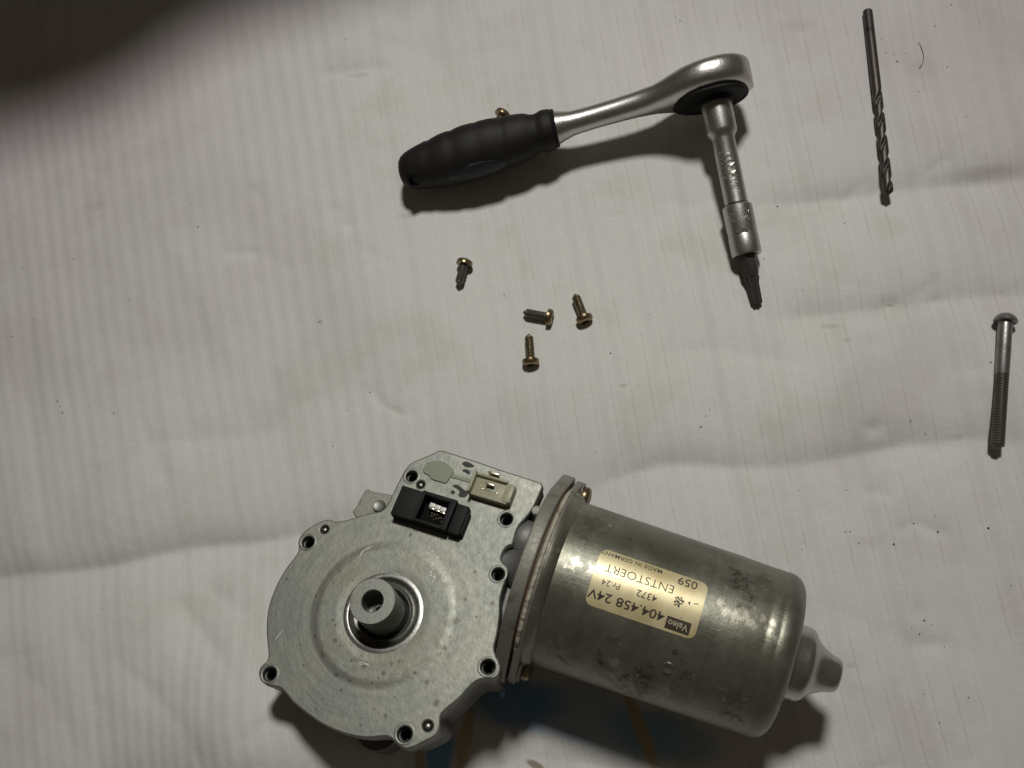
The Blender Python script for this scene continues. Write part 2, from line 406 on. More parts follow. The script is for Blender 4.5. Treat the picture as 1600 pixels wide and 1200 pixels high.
crease([(1378, 474), (1395, 468), (1412, 474)], .7, 1.6, 1.2, 2.5)
crease([(1450, 469), (1466, 465), (1485, 469)], .6, 1.6, 1.2, 2.5)
crease([(700, 1230), (820, 1180), (1000, 1215), (1150, 1260)], 1.5, 9, 6, 20)
crease([(1500, 930), (1540, 1080), (1590, 1260)], .8, 5, 4, 12)
crease([(1470, 900), (1500, 1000), (1520, 1230)], .5, 5, 4, 12)
crease([(900, 905), (1000, 800), (1100, 760)], .4, 9, 9, 20)
crease([(150, 1010), (230, 1060), (330, 1150), (380, 1240)], 1.4, 8, 12, 16)
crease([(-40, 1020), (60, 1090), (140, 1200)], 1.6, 9, 14, 16)
crease([(300, 900), (400, 960), (440, 1010)], 1.2, 6, 9, 10)
crease([(180, 700), (330, 690), (480, 660)], 1.0, 9, 14, 16)
crease([(560, 60), (700, 90), (860, 70)], .9, 8, 14, 16)
crease([(1010, 300), (1080, 330), (1150, 300)], 1.0, 8, 10, 12)
crease([(1260, 930), (1400, 1000), (1560, 1020)], 1.0, 9, 14, 16)
crease([(980, 560), (1130, 540), (1290, 570)], .8, 9, 12, 16)
crw = np.random.default_rng(12)
for (cx0, cy0, n_, spx, spy) in ((1400, 560, 16, 180, 330), (300, 1050, 18, 260, 130), (1420, 1000, 10, 150, 160), (400, 300, 8, 300, 160)):
    for _ in range(n_):
        x, y = cx0 + crw.normal() * spx * .6, cy0 + crw.normal() * spy * .6; a = crw.uniform(-.9, .9); l = crw.uniform(14, 46)
        crease([(x - l * math.cos(a), y - l * math.sin(a)), (x, y + crw.uniform(-6, 6)), (x + l * math.cos(a), y + l * math.sin(a))], crw.uniform(.25, .7), crw.uniform(1.6, 4), crw.uniform(1.4, 5), 6)
for _ in range(420):                        # small random undulation
    cx, cy = rng.uniform(-330, 330), rng.uniform(-260, 300); a = rng.normal(math.radians(98), .5)
    l, w_ = rng.uniform(14, 55), rng.uniform(4, 14); A = rng.normal(0, .26)
    m = (np.abs(X - cx) < 3 * l) & (np.abs(Y - cy) < 3 * l)
    dx, dy = X[m] - cx, Y[m] - cy
    Z[m] += A * np.exp(-((dx * math.cos(a) + dy * math.sin(a)) / l) ** 2 - ((-dx * math.sin(a) + dy * math.cos(a)) / w_) ** 2)
for _ in range(14):
    cx, cy = rng.uniform(-330, 330), rng.uniform(-260, 300); l = rng.uniform(40, 90)
    Z += rng.normal(0, .9) * np.exp(-((X - cx) ** 2 + (Y - cy) ** 2 * 2) / l ** 2)
mp_ = at(455, 1160); Z += 26 * np.exp(-(((X - mp_.x + 3) / 46) ** 2 + ((Y - mp_.y - 3) / 40) ** 2))  # mound added under the gearbox to shorten its cast shadow
def zat(p):                                 # cloth height under a point
    i = np.clip(np.searchsorted(gx, p.x), 1, len(gx) - 1); j = np.clip(np.searchsorted(gy, p.y), 1, len(gy) - 1); return float(Z[j, i])
def atc(px, py, z=0.0):                     # like at(), z measured from the cloth's own surface
    p = at(px, py, z); return at(px, py, z + zat(p) - .15)
pxx, pyy = px_of(X, Y)
x0 = pxx - (.135 + .00008 * (pxx - 200)) * (pyy - 600); x0 = np.clip(x0, -1200, 2600)
g_ = .0105
U = np.log(np.clip(20.5 + g_ * x0, 8, 60)) / g_
Vc = .45 + .75 * np.clip((pxx - 300) / 700, 0, 1)
ny, nx = X.shape
verts = np.stack([X, Y, Z], -1).reshape(-1, 3) * S
idx = np.arange(nx * ny).reshape(ny, nx)
faces = np.stack([idx[:-1, :-1], idx[:-1, 1:], idx[1:, 1:], idx[1:, :-1]], -1).reshape(-1, 4)
me = bpy.data.meshes.new('cloth'); me.vertices.add(len(verts)); me.vertices.foreach_set('co', verts.ravel())
me.loops.add(faces.size); me.loops.foreach_set('vertex_index', faces.ravel().astype(np.int32))
me.polygons.add(len(faces)); me.polygons.foreach_set('loop_start', np.arange(0, faces.size, 4, dtype=np.int32))
me.polygons.foreach_set('use_smooth', np.ones(len(faces), dtype=bool))
me.update(); me.validate()
uvl = me.uv_layers.new(name='rib'); uvd = np.stack([U, Vc], -1).reshape(-1, 2)[faces.ravel()]; uvl.data.foreach_set('uv', uvd.ravel().astype(np.float32))
me.materials.append(M_cloth)
cloth = bpy.data.objects.new('cloth_ground', me); COL.objects.link(cloth); cloth['kind'] = 'structure'
cloth['label'] = 'creased dirty white ribbed cloth the parts lie on'

# ------------------------------------------------------------------ wiper motor with gearbox
AZ = 31.5
A0 = at(875, 910, 29.3); A1 = at(1305, 1052, 32.0)
ax = (A1 - A0).normalized()
kpx = (at(1229, 1027, AZ) - A0).length / 373.0             # mm per photo pixel along the axis
up = Vector((0, 0, 1)); side = up.cross(ax).normalized()    # side points to picture top
ROLL = math.radians(11.0)
nrm = (up * math.cos(ROLL) + side * math.sin(ROLL)).normalized()
MF = frame(A0, ax, nrm)                                     # x along the motor, z = plate normal, origin on the axis
MFi = MF.inverted()
base_pt = Vector((A0.x, A0.y, 0))
motor = thing('wiper_motor', 'large grey wiper motor with round gearbox and yellowed Valeo 24V label', 'motor', MF)
GTILT = Matrix.Rotation(math.radians(-4.5), 4, 'Y')
MG = MF @ GTILT; MGi = MG.inverted(); gn = (MG.to_3x3() @ Vector((0, 0, 1))).normalized()
PT = 9.8                                                   # plate top above the axis
def L(px, py, h=PT):                                        # photo pixel -> local xy at local height h
    p = MGi @ at_plane(px, py, MG @ Vector((0, 0, h)), gn); return (p.x, p.y)
HUB = L(598.5, 957)
GADJ[0] = GTILT
outline_px = [(684,704),(692,703.5),(700,706),(740,719),(790,736),(840,752),(846,755),(848,760),(845,768),(836,788),(829,800),(821,810),(812,820),(806,832),(801,850),(794,853),(787,860),(783,872),(786,879),(793,886),
 (794,893),(790,906),(782,934),(781,960),(777,990),(772,1012),(775,1024),(780,1034),(782,1044),(779,1055),(770,1061),(750,1062),(735,1072),(717,1092),(695,1110),(688,1120),(687,1137),(680,1150),(662,1160),(643,1169),(632,1170),(622,1165),
 (612,1155),(602,1151),(575,1153),(550,1150),(525,1142),(500,1130),(475,1112),(457,1097),(445,1082),(437,1075),(427,1073),(415,1070),(406,1061),(404,1050),(408,1040),(416,1033),(419,1021),(416,990),(418,955),(427,925),(443,893),(463,866),(466,855),
 (466,845),(473,832),(485,823),(499,815),(513,811),(523,814),(537,813),(555,808),(576,802),(595,798),(603,790),(611,776),(620,758),(628,742),(636,729),(646,721),(672,710)]
rel = lambda p, q=HUB: (p[0] - q[0], p[1] - q[1])
outl = smoothed([rel(L(*p)) for p in outline_px], 3)
mmpx = math.hypot(L(700, 950)[0] - L(600, 950)[0], L(700, 950)[1] - L(600, 950)[1]) / 100
bolt_holes = [(481,847,9.5),(421,1053,10),(632,1147,10.5),(762,1042,10.5),(778,897,9.5),(791,811,9.5),(643,744,9)]
rivets = [(507,827,6.5),(668,1134,7.5),(657,757,6.5)]
holes = [circ(*rel(L(x, y)), r * mmpx) for x, y, r in bolt_holes + rivets]
CM = Matrix.Translation((HUB[0], HUB[1], PT))               # cover frame: origin at hub centre, on the cover's face
v, f = curve_mesh(outl, holes + [circ(0, 0, 11.6, 72)], -3.4, 0, .55)
make('gear_cover', v, f, M_cover, motor, sharp=50, M=CM)
v, f = curve_mesh([(x * .992, y * .992) for x, y in outl], [circ(*rel(L(x, y)), (r + 1) * mmpx) for x, y, r in bolt_holes + rivets] + [circ(0, 0, 12.4, 48)], -8.5, -3.7, .5)
make('housing_rim', v, f, M_housing, motor, sharp=50, M=CM)
cx_, cy_ = 3, 2
v, f = curve_mesh([((x - cx_) * .93 + cx_, (y - cy_) * .93 + cy_) for x, y in outl], [], -30, -8.6, 1.5)
gh = make('gear_housing', v, f, M_housing, motor, sharp=50, M=CM)
# bores of the bolt holes: rim ring, wall, dark bottom
for x, y, r in bolt_holes:
    q = rel(L(x, y)); R_ = r * mmpx
    o = make('bolt_hole_rim', *lathe([(.02, R_ + 1.1), (.10, R_ + .95), (.12, R_ + .35), (-.15, R_ + .05), (-.6, R_ + .02), (-.6, R_ + .3)], 40, 'z'), M_hub, motor, M=CM @ Matrix.Translation((*q, 0)), sharp=60)
    make('thread_bore', *lathe([(-2.0, R_ + .25)] + [(-2.2 - .35 * i, R_ - (.1 if i % 2 else .45)) for i in range(16)] + [(-8, R_ * .75), (-8, 0)], 32, 'z'), M_dark_hole, motor, M=CM @ Matrix.Translation((*q, 0)))
for x, y, r in rivets:
    q = rel(L(x, y)); R_ = r * mmpx
    make('rivet', *lathe([(-4.5, R_ * .9), (-2.2, R_ * .72), (-.9, R_ * .68), (-.35, R_ * .55), (-.1, R_ * .3), (-.05, 0)], 28, 'z'), M_chrome_dark, motor, M=CM @ Matrix.Translation((*q, 0)))
# hub: recessed well, ridge and the drive boss
hh = 13.8
make('hub_well', *lathe([(.02, 13.4), (.16, 12.6), (.18, 12.0), (.05, 11.6), (-.4, 11.35), (-1.5, 10.9), (-2.0, 10.4), (-2.2, 9.9), (-1.2, 9.55), (-.5, 9.2), (-.6, 8.8), (-3.0, 8.1), (-5.2, 7.6)], 96, 'z'), M_polish, motor, M=CM, sharp=50)
make('drive_boss', *lathe([(-5.2, 8.0), (-4.4, 7.7), (-2, 7.4), (hh - .3, 7.45), (hh - .08, 7.4), (hh, 7.25), (hh, 3.75), (hh - .15, 3.5), (hh - .5, 3.4), (hh - 9, 3.4), (hh - 9, 0)], 96, 'z'), M_hub, motor, M=CM, sharp=15)
make('bore_pin', *lathe([(hh - 9, 2.3), (hh - 7.2, 2.1), (hh - 7.0, 1.9), (hh - 7.0, 1.3), (hh - 8.5, 1.1), (hh - 8.5, 0)], 32, 'z'), M_black_steel, motor, M=CM @ Matrix.Translation((1.0, -.9, 0)))
# brown and dark spots on the cover, where the photograph has them
def spots(k, base, n2, pts, col, amt, soft=.35, nw_=1.6):
    acc = None
    for (x, y, z, rad_) in pts:
        d = k.n('ShaderNodeVectorMath', operation='DISTANCE'); k.l(k.tc.outputs['Object'], d.inputs[0]); d.inputs[1].default_value = (x * S, y * S, z * S)
        q = k.math('DIVIDE', d.outputs['Value'], rad_ * S)
        acc = q if acc is None else k.math('MINIMUM', acc, q)
    dd = k.math('ADD', acc, k.math('MULTIPLY', k.math('SUBTRACT', n2, .5), nw_))
    return k.mix(k.math('MULTIPLY', k.ramp(dd, 1.15, soft), amt), base, col)
sp = [(325,430,3),(350,410,2),(330,490,2),(408,632,5),(430,655,3),(320,612,4),(355,700,4.5),(415,785,6),(475,808,4),(545,740,8),(660,735,5),(697,722,4),(627,778,5),(605,800,3),(575,820,3),(437,852,3.5),(485,720,3),(945,548,10),(900,665,6),(865,905,8),(820,815,5),(635,968,5),(525,1010,4),(355,890,3.5),(325,935,2.5),
      (745,160,4),(1035,325,4),(1110,465,6),(990,445,5),(1040,525,3),(675,885,2.5),(585,935,2.5),(430,322,3),(195,355,3),(530,700,4),(500,715,3),(410,565,3),(400,540,3),(350,690,3),(270,740,2.5),(300,580,2),(255,650,3),(880,690,4),(925,615,3),(765,775,3),(570,850,2),(843,415,3),(490,360,3)]
spp = [(*rel(L(380 + x / 2.857, 780 + y / 2.857)), 0, r_ * mmpx * .85) for x, y, r_ in sp]
nb_ = spots(KC, KC_base, KC_n, spp, (.085, .073, .048, 1), .72, .2, 2.4)
KC.l(nb_, KC.b.inputs['Base Color'])
# scratches and bright nicks on the cover
sv = ([], [])
for (x, y) in [(676,862),(679,868),(674,872),(680,876),(671,880),(675,884),(683,872),(668,876),(677,889),(673,899),(679,902),(676,908),(674,894)]:
    q = rel(L(x, y)); a = random.uniform(0, 3.1); l_ = random.uniform(.4, .9); w_ = random.uniform(.22, .45)
    ca, sa = math.cos(a), math.sin(a)
    sv = add(sv, ([(q[0] + ca * l_, q[1] + sa * l_, .05), (q[0] - sa * w_, q[1] + ca * w_, .16), (q[0] - ca * l_, q[1] - sa * l_, .05), (q[0] + sa * w_, q[1] - ca * w_, .10)], [(0, 1, 2, 3)]))
for arc in ([(560,872),(566,862),(575,856),(583,853)], [(563,868),(570,859),(579,856)], [(430,1000),(436,992),(442,984)], [(560,1036),(568,1035),(576,1038)], [(561,1038),(570,1037.5),(577,1040)]):
    pts = [rel(L(*p)) for p in arc]
    for a, b in zip(pts, pts[1:]):
        d = Vector((b[0] - a[0], b[1] - a[1])).normalized() * .09
        sv = add(sv, ([(a[0] - d.y, a[1] + d.x, .04), (a[0] + d.y, a[1] - d.x, .07), (b[0] + d.y, b[1] - d.x, .07), (b[0] - d.y, b[1] + d.x, .04)], [(0, 1, 2, 3)]))
o = make('bright_nicks', sv[0], sv[1], M_fresh, motor, smooth=False, M=CM); o['kind'] = 'stuff'

GADJ[0] = Matrix.Identity(4)
# worm housing between plate and flange
X_ = lambda px: px * kpx
make('housing_neck', *boxv(X_(-130), X_(-57), -25, 18, -24, 1, 3), M_housing, motor)
make('worm_housing', *lathe([(X_(-150), 0), (X_(-150), 5), (X_(-110), 5.5), (X_(-84), 7), (X_(-70), 8.2), (X_(-60), 11), (X_(-52.5), 20), (X_(-52), 24), (X_(-52), 0)], 64), M_housing, motor, sharp=50)
GADJ[0] = GTILT
p_ = L(799, 872, PT - 3)
make('casting_knob', *lathe([(-6, 5.2), (0, 5), (2.2, 4.2), (3.6, 2.6), (4.1, 0)], 32, 'z'), M_housing, motor, M=Matrix.Translation((p_[0], p_[1], PT - 6.2)))
p_ = L(820, 838, PT - 3)
make('casting_knob', *lathe([(-6, 7.5), (0, 7), (3.5, 5.6), (4.9, 3.2), (5.3, 0)], 32, 'z'), M_housing, motor, M=Matrix.Translation((p_[0], p_[1], PT - 6.0)))
p_ = L(838, 797, PT + 1.5)
make('locating_pin', *lathe([(-10, 1.9), (0.0, 1.75), (.3, 1.4), (.35, 0)], 28, 'z'), M_flange, motor, M=Matrix.Translation((p_[0], p_[1], PT + 1.2)))
make('clip', *add(boxv(-2.6, 1.2, -.4, .8, -9, 0, .25), boxv(-2.6, -1.9, -12, -.5, -9, -.4, .2)), M_housing, motor, M=Matrix.Translation((*L(793, 991, PT - 7), PT - 6)) @ Matrix.Rotation(math.radians(-8), 4, 'Z'))

GADJ[0] = Matrix.Identity(4)
# flanges: oval outline (circle plus two ears) in the plane across the motor
def flange_outline(r, ey, er, n=40):
    pts = []
    for i in range(n * 4):                                  # support hull of circle + ears
        t = 2 * math.pi * i / (n * 4); d = Vector((math.cos(t), math.sin(t)))
        c0 = max(((Vector((0, 0)), r), (Vector((ey, 0)), er), (Vector((-ey, 0)), er)), key=lambda q: q[0].dot(d) + q[1])
        pts.append(tuple(c0[0] + d * c0[1]))
    out = [pts[0]]
    for p in pts[1:]:
        if math.dist(p, out[-1]) > .05: out.append(p)
    return out
FROT = Matrix(((0, 0, 1, 0), (1, 0, 0, 0), (0, 1, 0, 0), (0, 0, 0, 1)))   # curve xy -> local yz, curve z -> local x
def flange(name, r, ey, er, xa, xb, bev, mat):
    v, f = curve_mesh(flange_outline(r, ey, er), [], xa, xb, bev)
    return make(name, v, f, mat, motor, sharp=50, M=FROT)
flange('gearbox_flange', 31.2, 30.5, 6.4, X_(-54), X_(-32), .6, M_flange)
make('gasket', *lathe([(X_(-32), 0), (X_(-32), 29.7), (X_(-27), 29.6), (X_(-27), 0)], 96), M_gasket, motor)
wv = lambda a, t: 1 + .006 * math.sin(37 * t) + .004 * math.sin(91 * t + 1)
make('corroded_seam', *lathe([(X_(-28.5), 0), (X_(-28.5), 30.2), (X_(-26), 31.0), (X_(-22), 30.9), (X_(-20.5), 30.4), (X_(-20.5), 0)], 360, rfun=wv), M_corrode, motor)
flange('motor_flange', 30.4, 30.5, 5.6, X_(-27.5), X_(-16), .5, M_flange)
R_ = 28.0; R_END = 26.6
RX = lambda x: R_ + (R_END - R_) * max(0, x) / X_(373)
e = X_(373)
prof = [(X_(-18), 30.3), (X_(-12), 30.2), (X_(-7), 29.5), (X_(-3), 29.1), (X_(0), R_)]
prof += [(X_(t), RX(X_(t))) for t in range(30, 300, 30)]
R0_, R_ = R_, R_END
prof += [(X_(318), R_), (X_(320), R_ - .07), (X_(324), R_ - .07), (X_(326), R_ + .02), (X_(336), R_), (X_(338), R_ - .08), (X_(341), R_ - .08), (X_(343), R_)]
prof += [(e - 5.2 + 5.2 * math.sin(a), R_ - 5.2 + 5.2 * math.cos(a)) for a in [math.radians(t) for t in range(0, 91, 10)]]
prof += [(e - .2, 16.5), (e - .9, 15.0), (e - 1.0, 0)]
make('motor_can', *lathe(prof, 128), M_can, motor, sharp=40)
bp = [(370, 60), (374, 61.5), (378, 61), (381, 59.5), (398, 58.5), (404, 57), (409, 53), (413, 47), (418, 41.5), (424, 37.5), (432, 33), (440, 29.5), (448, 27.5), (453, 25.5), (456, 23), (457, 20), (457, 0)]
make('bearing_cap', *lathe([(X_(a), r * kpx) for a, r in bp], 96), M_cap, motor, sharp=40)
R_ = 27.4
# dimple and scratch on can
def on_can(px, py, r=R_):
    o_ = MFi @ CAM; d = (MFi.to_3x3() @ ray(px, py))
    a = d.y ** 2 + d.z ** 2; b = 2 * (o_.y * d.y + o_.z * d.z); c_ = o_.y ** 2 + o_.z ** 2 - r * r
    t = (-b - math.sqrt(max(b * b - 4 * a * c_, 0))) / (2 * a); p = o_ + d * t
    return p.x, math.atan2(p.y, p.z)                        # x along, angle from local z towards picture top
def canpts(l): 
    out = []
    for px, py, r_ in l:
        x, a = on_can(px, py); out.append((x, R_ * math.sin(a), R_ * math.cos(a), r_ * kpx))
    return out
nb_ = spots(KM, KM_base, KM_n, canpts([(925,815,26),(950,808,22),(905,838,16),(1090,850,24),(1115,860,26),(1140,875,22),(985,845,8),(1015,852,7),(945,1045,20),(900,1025,14),(1010,1062,26),(1060,1090,22),(870,1008,10),(1150,1095,26),(960,1002,10),(1195,900,18),(1165,960,12)]), (.075, .073, .048, 1), .38, .1, 3.2)
nb_ = spots(KM, nb_, KM_n, canpts([(1150,962,11),(1165,958,9),(1175,975,9),(1200,985,8),(1208,973,7),(1195,965,7),(1138,955,9),(868,862,9),(900,882,10),(925,890,8),(1125,940,7),(1212,1000,7),(960,1035,9),(945,880,6),(885,885,6)]), (.46, .43, .36, 1), .8, .4, 4.0)  # pale flaky corrosion patches, also painting highlights into the can's colour
KM.l(nb_, KM.b.inputs['Base Color'])
dx_, da_ = on_can(1044, 1044)
DM = Matrix.Rotation(-da_, 4, 'X') @ Matrix.Translation((dx_, 0, R0_ + (R_END - R0_) * dx_ / X_(373)))
make('dimple', *lathe([(.03, 2.1), (.28, 1.8), (.22, 1.3), (.02, .9), (.02, 0)], 32, 'z'), M_can, motor, M=DM)
# flange screws
def hexrecess_head(r, h):
    return lathe([(0, 0), (0, r * .96), (.25, r), (h * .6, r), (h * .88, r * .86), (h, r * .62), (h, r * .42), (h * .5, r * .36), (h * .5, 0)], 40)
for sgn in (1, -1):
    s_ = make('flange_screw', *hexrecess_head(4.0, X_(15)), M_brass, motor, M=Matrix.Translation((X_(-13), 31.5 if sgn > 0 else -29.5, -1 if sgn > 0 else -4)))
    make('washer', *lathe([(0, 0), (0, 5.0), (.9, 5.0), (.9, 0)], 40), M_flange, s_, M=Matrix.Translation((-.9, 0, 0)))
    make('screw_lug', *lathe([(X_(-6), 0), (X_(-6), 6.0), (X_(-1), 6.2), (X_(2), 5.4), (X_(2), 0)], 32), M_flange, motor, M=Matrix.Translation((X_(-14), sgn * 29, -1)))

# label wrapped round the can
GRR = 0
cs = [on_can(*p) for p in ((945.5, 852), (1108, 920), (1081, 1005), (911, 937))]       # TL, TR, BR, BL in the photo
lx0 = (cs[0][0] + cs[3][0]) / 2; lx1 = (cs[1][0] + cs[2][0]) / 2; ta = (cs[0][1] + cs[1][1]) / 2; tb = (cs[2][1] + cs[3][1]) / 2
lw = lx1 - lx0; lh = (ta - tb) * R_
def wrap(s, t, h):                                          # s 0..1 picture left->right, t 0..1 upper->lower edge
    a = ta + (tb - ta) * t; r = R0_ + (R_END - R0_) * (lx0 + lw * s) / X_(373) + h
    return (lx0 + lw * s, r * math.sin(a), r * math.cos(a))
rad = 2.4
def label_patch(s0, s1, t0, t1, h, rc=0.0, ns=24, nt=20):
    V, Fc = [], []
    for j in range(nt + 1):
        t = t0 + (t1 - t0) * j / nt; e_ = min(t - t0, t1 - t) * lh; ins = 0
        if rc and e_ < rc: ins = (rc - math.sqrt(max(rc * rc - (rc - e_) ** 2, 0))) / lw
        for i in range(ns + 1): V.append(wrap(s0 + ins + (s1 - s0 - 2 * ins) * i / ns, t, h))
    for j in range(nt):
        for i in range(ns): a = j * (ns + 1) + i; Fc.append((a, a + 1, a + ns + 2, a + ns + 1))
    return V, Fc
lab = make('label', *label_patch(0, 1, 0, 1, .08, rad, 24, 60), M_label, motor)
def print_text(s, sl, sr, tc, hh_, bold, mat, h=.14, name='printed_text'):
    """reads upside down in the photo: text starts at s=sl (right) and runs to s=sr (left)"""
    V, Fc = text_mesh(s, bold)
    V = [wrap(sl + (sr - sl) * x, tc + hh_ * .5 - hh_ * (1 - y) if False else tc - hh_ * .5 + hh_ * y, h) for x, y, z in V]
    make(name, V, Fc, mat, lab, smooth=False)
print_text('404.458 24V', .705, .005, .80, .155, .012, M_ink)
print_text('4372', .60, .415, .555, .115, .004, M_ink)
print_text('Pr.24', .26, .095, .565, .10, .0, M_ink)
print_text('ENTSTOERT', .715, .085, .315, .14, -.006, M_ink_light)
print_text('MADE IN GERMANY', .575, .002, .072, .075, .002, M_ink)
print_text('059', .905, .73, .115, .145, .004, M_ink)
make('name_box', *label_patch(.728, .945, .75, .955, .13, 0, 8, 8), M_ink, lab)
print_text('Valeo', .925, .745, .853, .115, .012, M_label_text, .19, 'name_print')
# suppression mark: small crest, arrow, dash
def disc_patch(poly, h, mat, name):
    V = [wrap(s, t, h) for s, t in poly]; make(name, V, [tuple(range(len(V)))], mat, lab, smooth=False)
for i in range(15):
    a = i * 2.4; r = .012 * math.sqrt(i); s0, t0 = .785 + r * math.cos(a) * .9, .47 + r * math.sin(a) * 2.0
    disc_patch([(s0 + .011 * math.cos(b), t0 + .022 * math.sin(b) * (1 if i % 2 else .6)) for b in [j * math.pi / 3 + i for j in range(6)]], .14 + i * .002, M_ink if i % 3 else M_ink_light, 'crest_mark')
disc_patch([(.862, .44), (.884, .405), (.884, .475)], .14, M_ink, 'arrow_mark')
disc_patch([(.915, .42), (.955, .40), (.955, .415), (.915, .435)], .14, M_ink, 'dash_mark')

GADJ[0] = GTILT
# black sensor connector on the plate
def LR(px, py, h): p = L(px, py, h); return p
b0 = LR(631, 758, PT + 5); b1 = LR(608, 800, PT + 5); b2 = LR(664.7, 766, PT + 5.4); b3 = LR(716, 782, PT + 5.4); b4 = LR(694, 830, PT + 5.4); b5 = LR(734, 802, PT + 3.5); b6 = LR(713, 846, PT)
xa, ya = (b0[0] + b1[0]) / 2, b0[1]; yb = (b1[1] + b4[1]) / 2 ; xm = b2[0] - .6; xr = (b3[0] + b4[0]) / 2; xe = b5[0]
conn = Matrix.Identity(4)
c0 = LR(665.6, 773, PT + 5.4); c1 = LR(704, 784, PT + 5.4); c2 = LR(687, 821, PT + 5.4)
cxa, cxb, cya, cyb = (c0[0] + LR(648, 808, PT + 5.4)[0]) / 2, (c1[0] + c2[0]) / 2, c0[1], c2[1]
ya2 = (b2[1] + b3[1]) / 2
body = add(boxv(xa, xm, yb, ya2 - .4, PT + .02, PT + 5.0, .35),
           boxv(xm - .05, cxa, yb, ya2, PT + .02, PT + 5.4, .3), boxv(cxb, xr, yb, ya2, PT + .02, PT + 5.4, .3),
           boxv(cxa - .02, cxb + .02, cya, ya2 - .03, PT + .02, PT + 5.38, .25), boxv(cxa - .02, cxb + .02, yb + .03, cyb, PT + .02, PT + 5.38, .25),
           boxv(xr + .15, xe - .7, yb + .05, ya2 - .6, PT + .02, PT + 4.2, .45), boxv(xr - .4, xe, yb + .7, ya2 - 2.2, PT + .02, PT + 3.2, .5))
cb = make('sensor_connector', *body, M_black, motor, sharp=30)
make('socket_floor', *boxv(cxa - .2, cxb + .2, cyb - .2, cya + .2, PT + .05, PT + .9), M_black2, cb, smooth=False)
for i in range(3):
    q = LR(675.5 + 8.4 * i, 789 + 3.3 * i, PT + 3.6)
    make('contact_block', *boxv(-.95, .95, -.85, .75, -2.6, 0, .15), M_white_pin, cb, M=Matrix.Translation((q[0], q[1], PT + 3.6)))
    make('contact_edge', *boxv(-.97, .97, -1.35, -.9, -2.6, -.35, .1), M_pin, cb, M=Matrix.Translation((q[0], q[1], PT + 3.6)))
for i in range(5):
    q = LR(675 + 3.5 * i, 801 + 1.1 * i, PT + 2.2); q2 = LR(674.5 + 3.6 * i, 812 + 1.2 * i, PT + 1.2)
    V, Fc = [], []
    for j in range(7):
        t = j / 6; x = q[0] + (q2[0] - q[0]) * t + .22 * math.sin(j * 2 + i); y = q[1] + (q2[1] - q[1]) * t; z = PT + 2.4 - 1.2 * t + .3 * math.sin(j * 1.9 + i * 2)
        V += [(x - .16, y, z), (x + .16, y, z), (x + .16, y, z + .25), (x - .16, y, z + .25)]
        if j: b = 4 * j; Fc += [(b - 4 + k_, b - 4 + (k_ + 1) % 4, b + (k_ + 1) % 4, b + k_) for k_ in range(4)]
    make('contact_spring', V, Fc, M_pin, cb)

# yellowed power connector: open box with walls, two blades
ht = 6.0
t0 = LR(737.5, 731, PT + ht); t1 = LR(806, 755, PT + ht * .55); t2 = LR(796, 789, PT + .6); t3 = LR(735, 773, PT + ht * .5)
yx0, yx1 = (t0[0] + t3[0]) / 2, (t1[0] + t2[0]) / 2 + .5; yy1 = (t0[1] + t1[1]) / 2 - .3; yy0 = (t3[1] + t2[1]) / 2 - .5
pc = make('power_connector', *add(boxv(yx0, yx0 + 1.0, yy0, yy1, PT + .02, PT + ht, .3), boxv(yx0 + .9, yx1 - 3.0, yy1 - .9, yy1, PT + .02, PT + ht * .75, .3),
        boxv(yx1 - 3.3, yx1, yy0 + .6, yy1 - .6, PT + .02, PT + 3.8, .6), boxv(yx0 + .9, yx1 - 1.0, yy0, yy0 + 1.2, PT + .02, PT + 3.4, .5), boxv(yx0 + .5, yx1 - .8, yy0 + .3, yy1 - .3, PT + .02, PT + 3.0, .3)), M_resin, motor)
for (px, py, wd) in ((765, 756, 1.5), (771, 739, 1.9)):
    q = LR(px, py, PT + 5.2)
    make('terminal_blade', *add(boxv(q[0] - wd, q[0] + wd, q[1] - .3, q[1] + .3, PT + .8, PT + 5.2, .15)), M_pin, motor)
q = LR(767, 762, PT + 3)
make('terminal_slot', *boxv(q[0] - 1.7, q[0] + 2.0, q[1] - 1.6, q[1] + .2, PT + 2.0, PT + 3.08, .05), M_smear, pc)
for (px, py) in ((755, 766), (777, 773)):
    q = LR(px, py, PT + 1.6); make('solder_dot', *lathe([(0, .5), (.3, .4), (.45, 0)], 14, 'z'), M_pin, pc, M=Matrix.Translation((q[0], q[1], PT + 2.95)))
# resin smear with its channel, tar blots
sm = smoothed([LR(*p, PT + .3) for p in [(661,734),(666,724),(672,722),(684,720),(697,724),(706,731),(709,738),(704,745),(701,750),(696,755),(688,753),(675,749),(670,743),(663,739)]], 4)
v, f = curve_mesh(sm, [], PT + .03, PT + .55, .2); make('resin_smear', v, f, M_smear, motor, sharp=60)
sm = smoothed([LR(*p, PT + .3) for p in [(704,741),(722,745),(736,749),(735,754),(720,750),(703,745)]], 3)
v, f = curve_mesh(sm, [], PT + .03, PT + .35, .12); make('resin_smear', v, f, M_smear, motor, sharp=60)
for poly in ([(722,724),(727,721),(734,723),(741,728),(735,730),(727,729)], [(722,735),(728,733),(734,736),(733,741),(727,738)], [(707,759),(713,757),(719,760),(725,765),(731,769),(729,775),(722,777),(716,774),(718,768),(713,763)], [(704,768),(709,766),(711,770),(707,772)]):
    sm = smoothed([LR(*p, PT + .15) for p in poly], 4)
    v, f = curve_mesh(sm, [], PT + .02, PT + .2, .06); make('tar_blot', v, f, M_tar, motor)
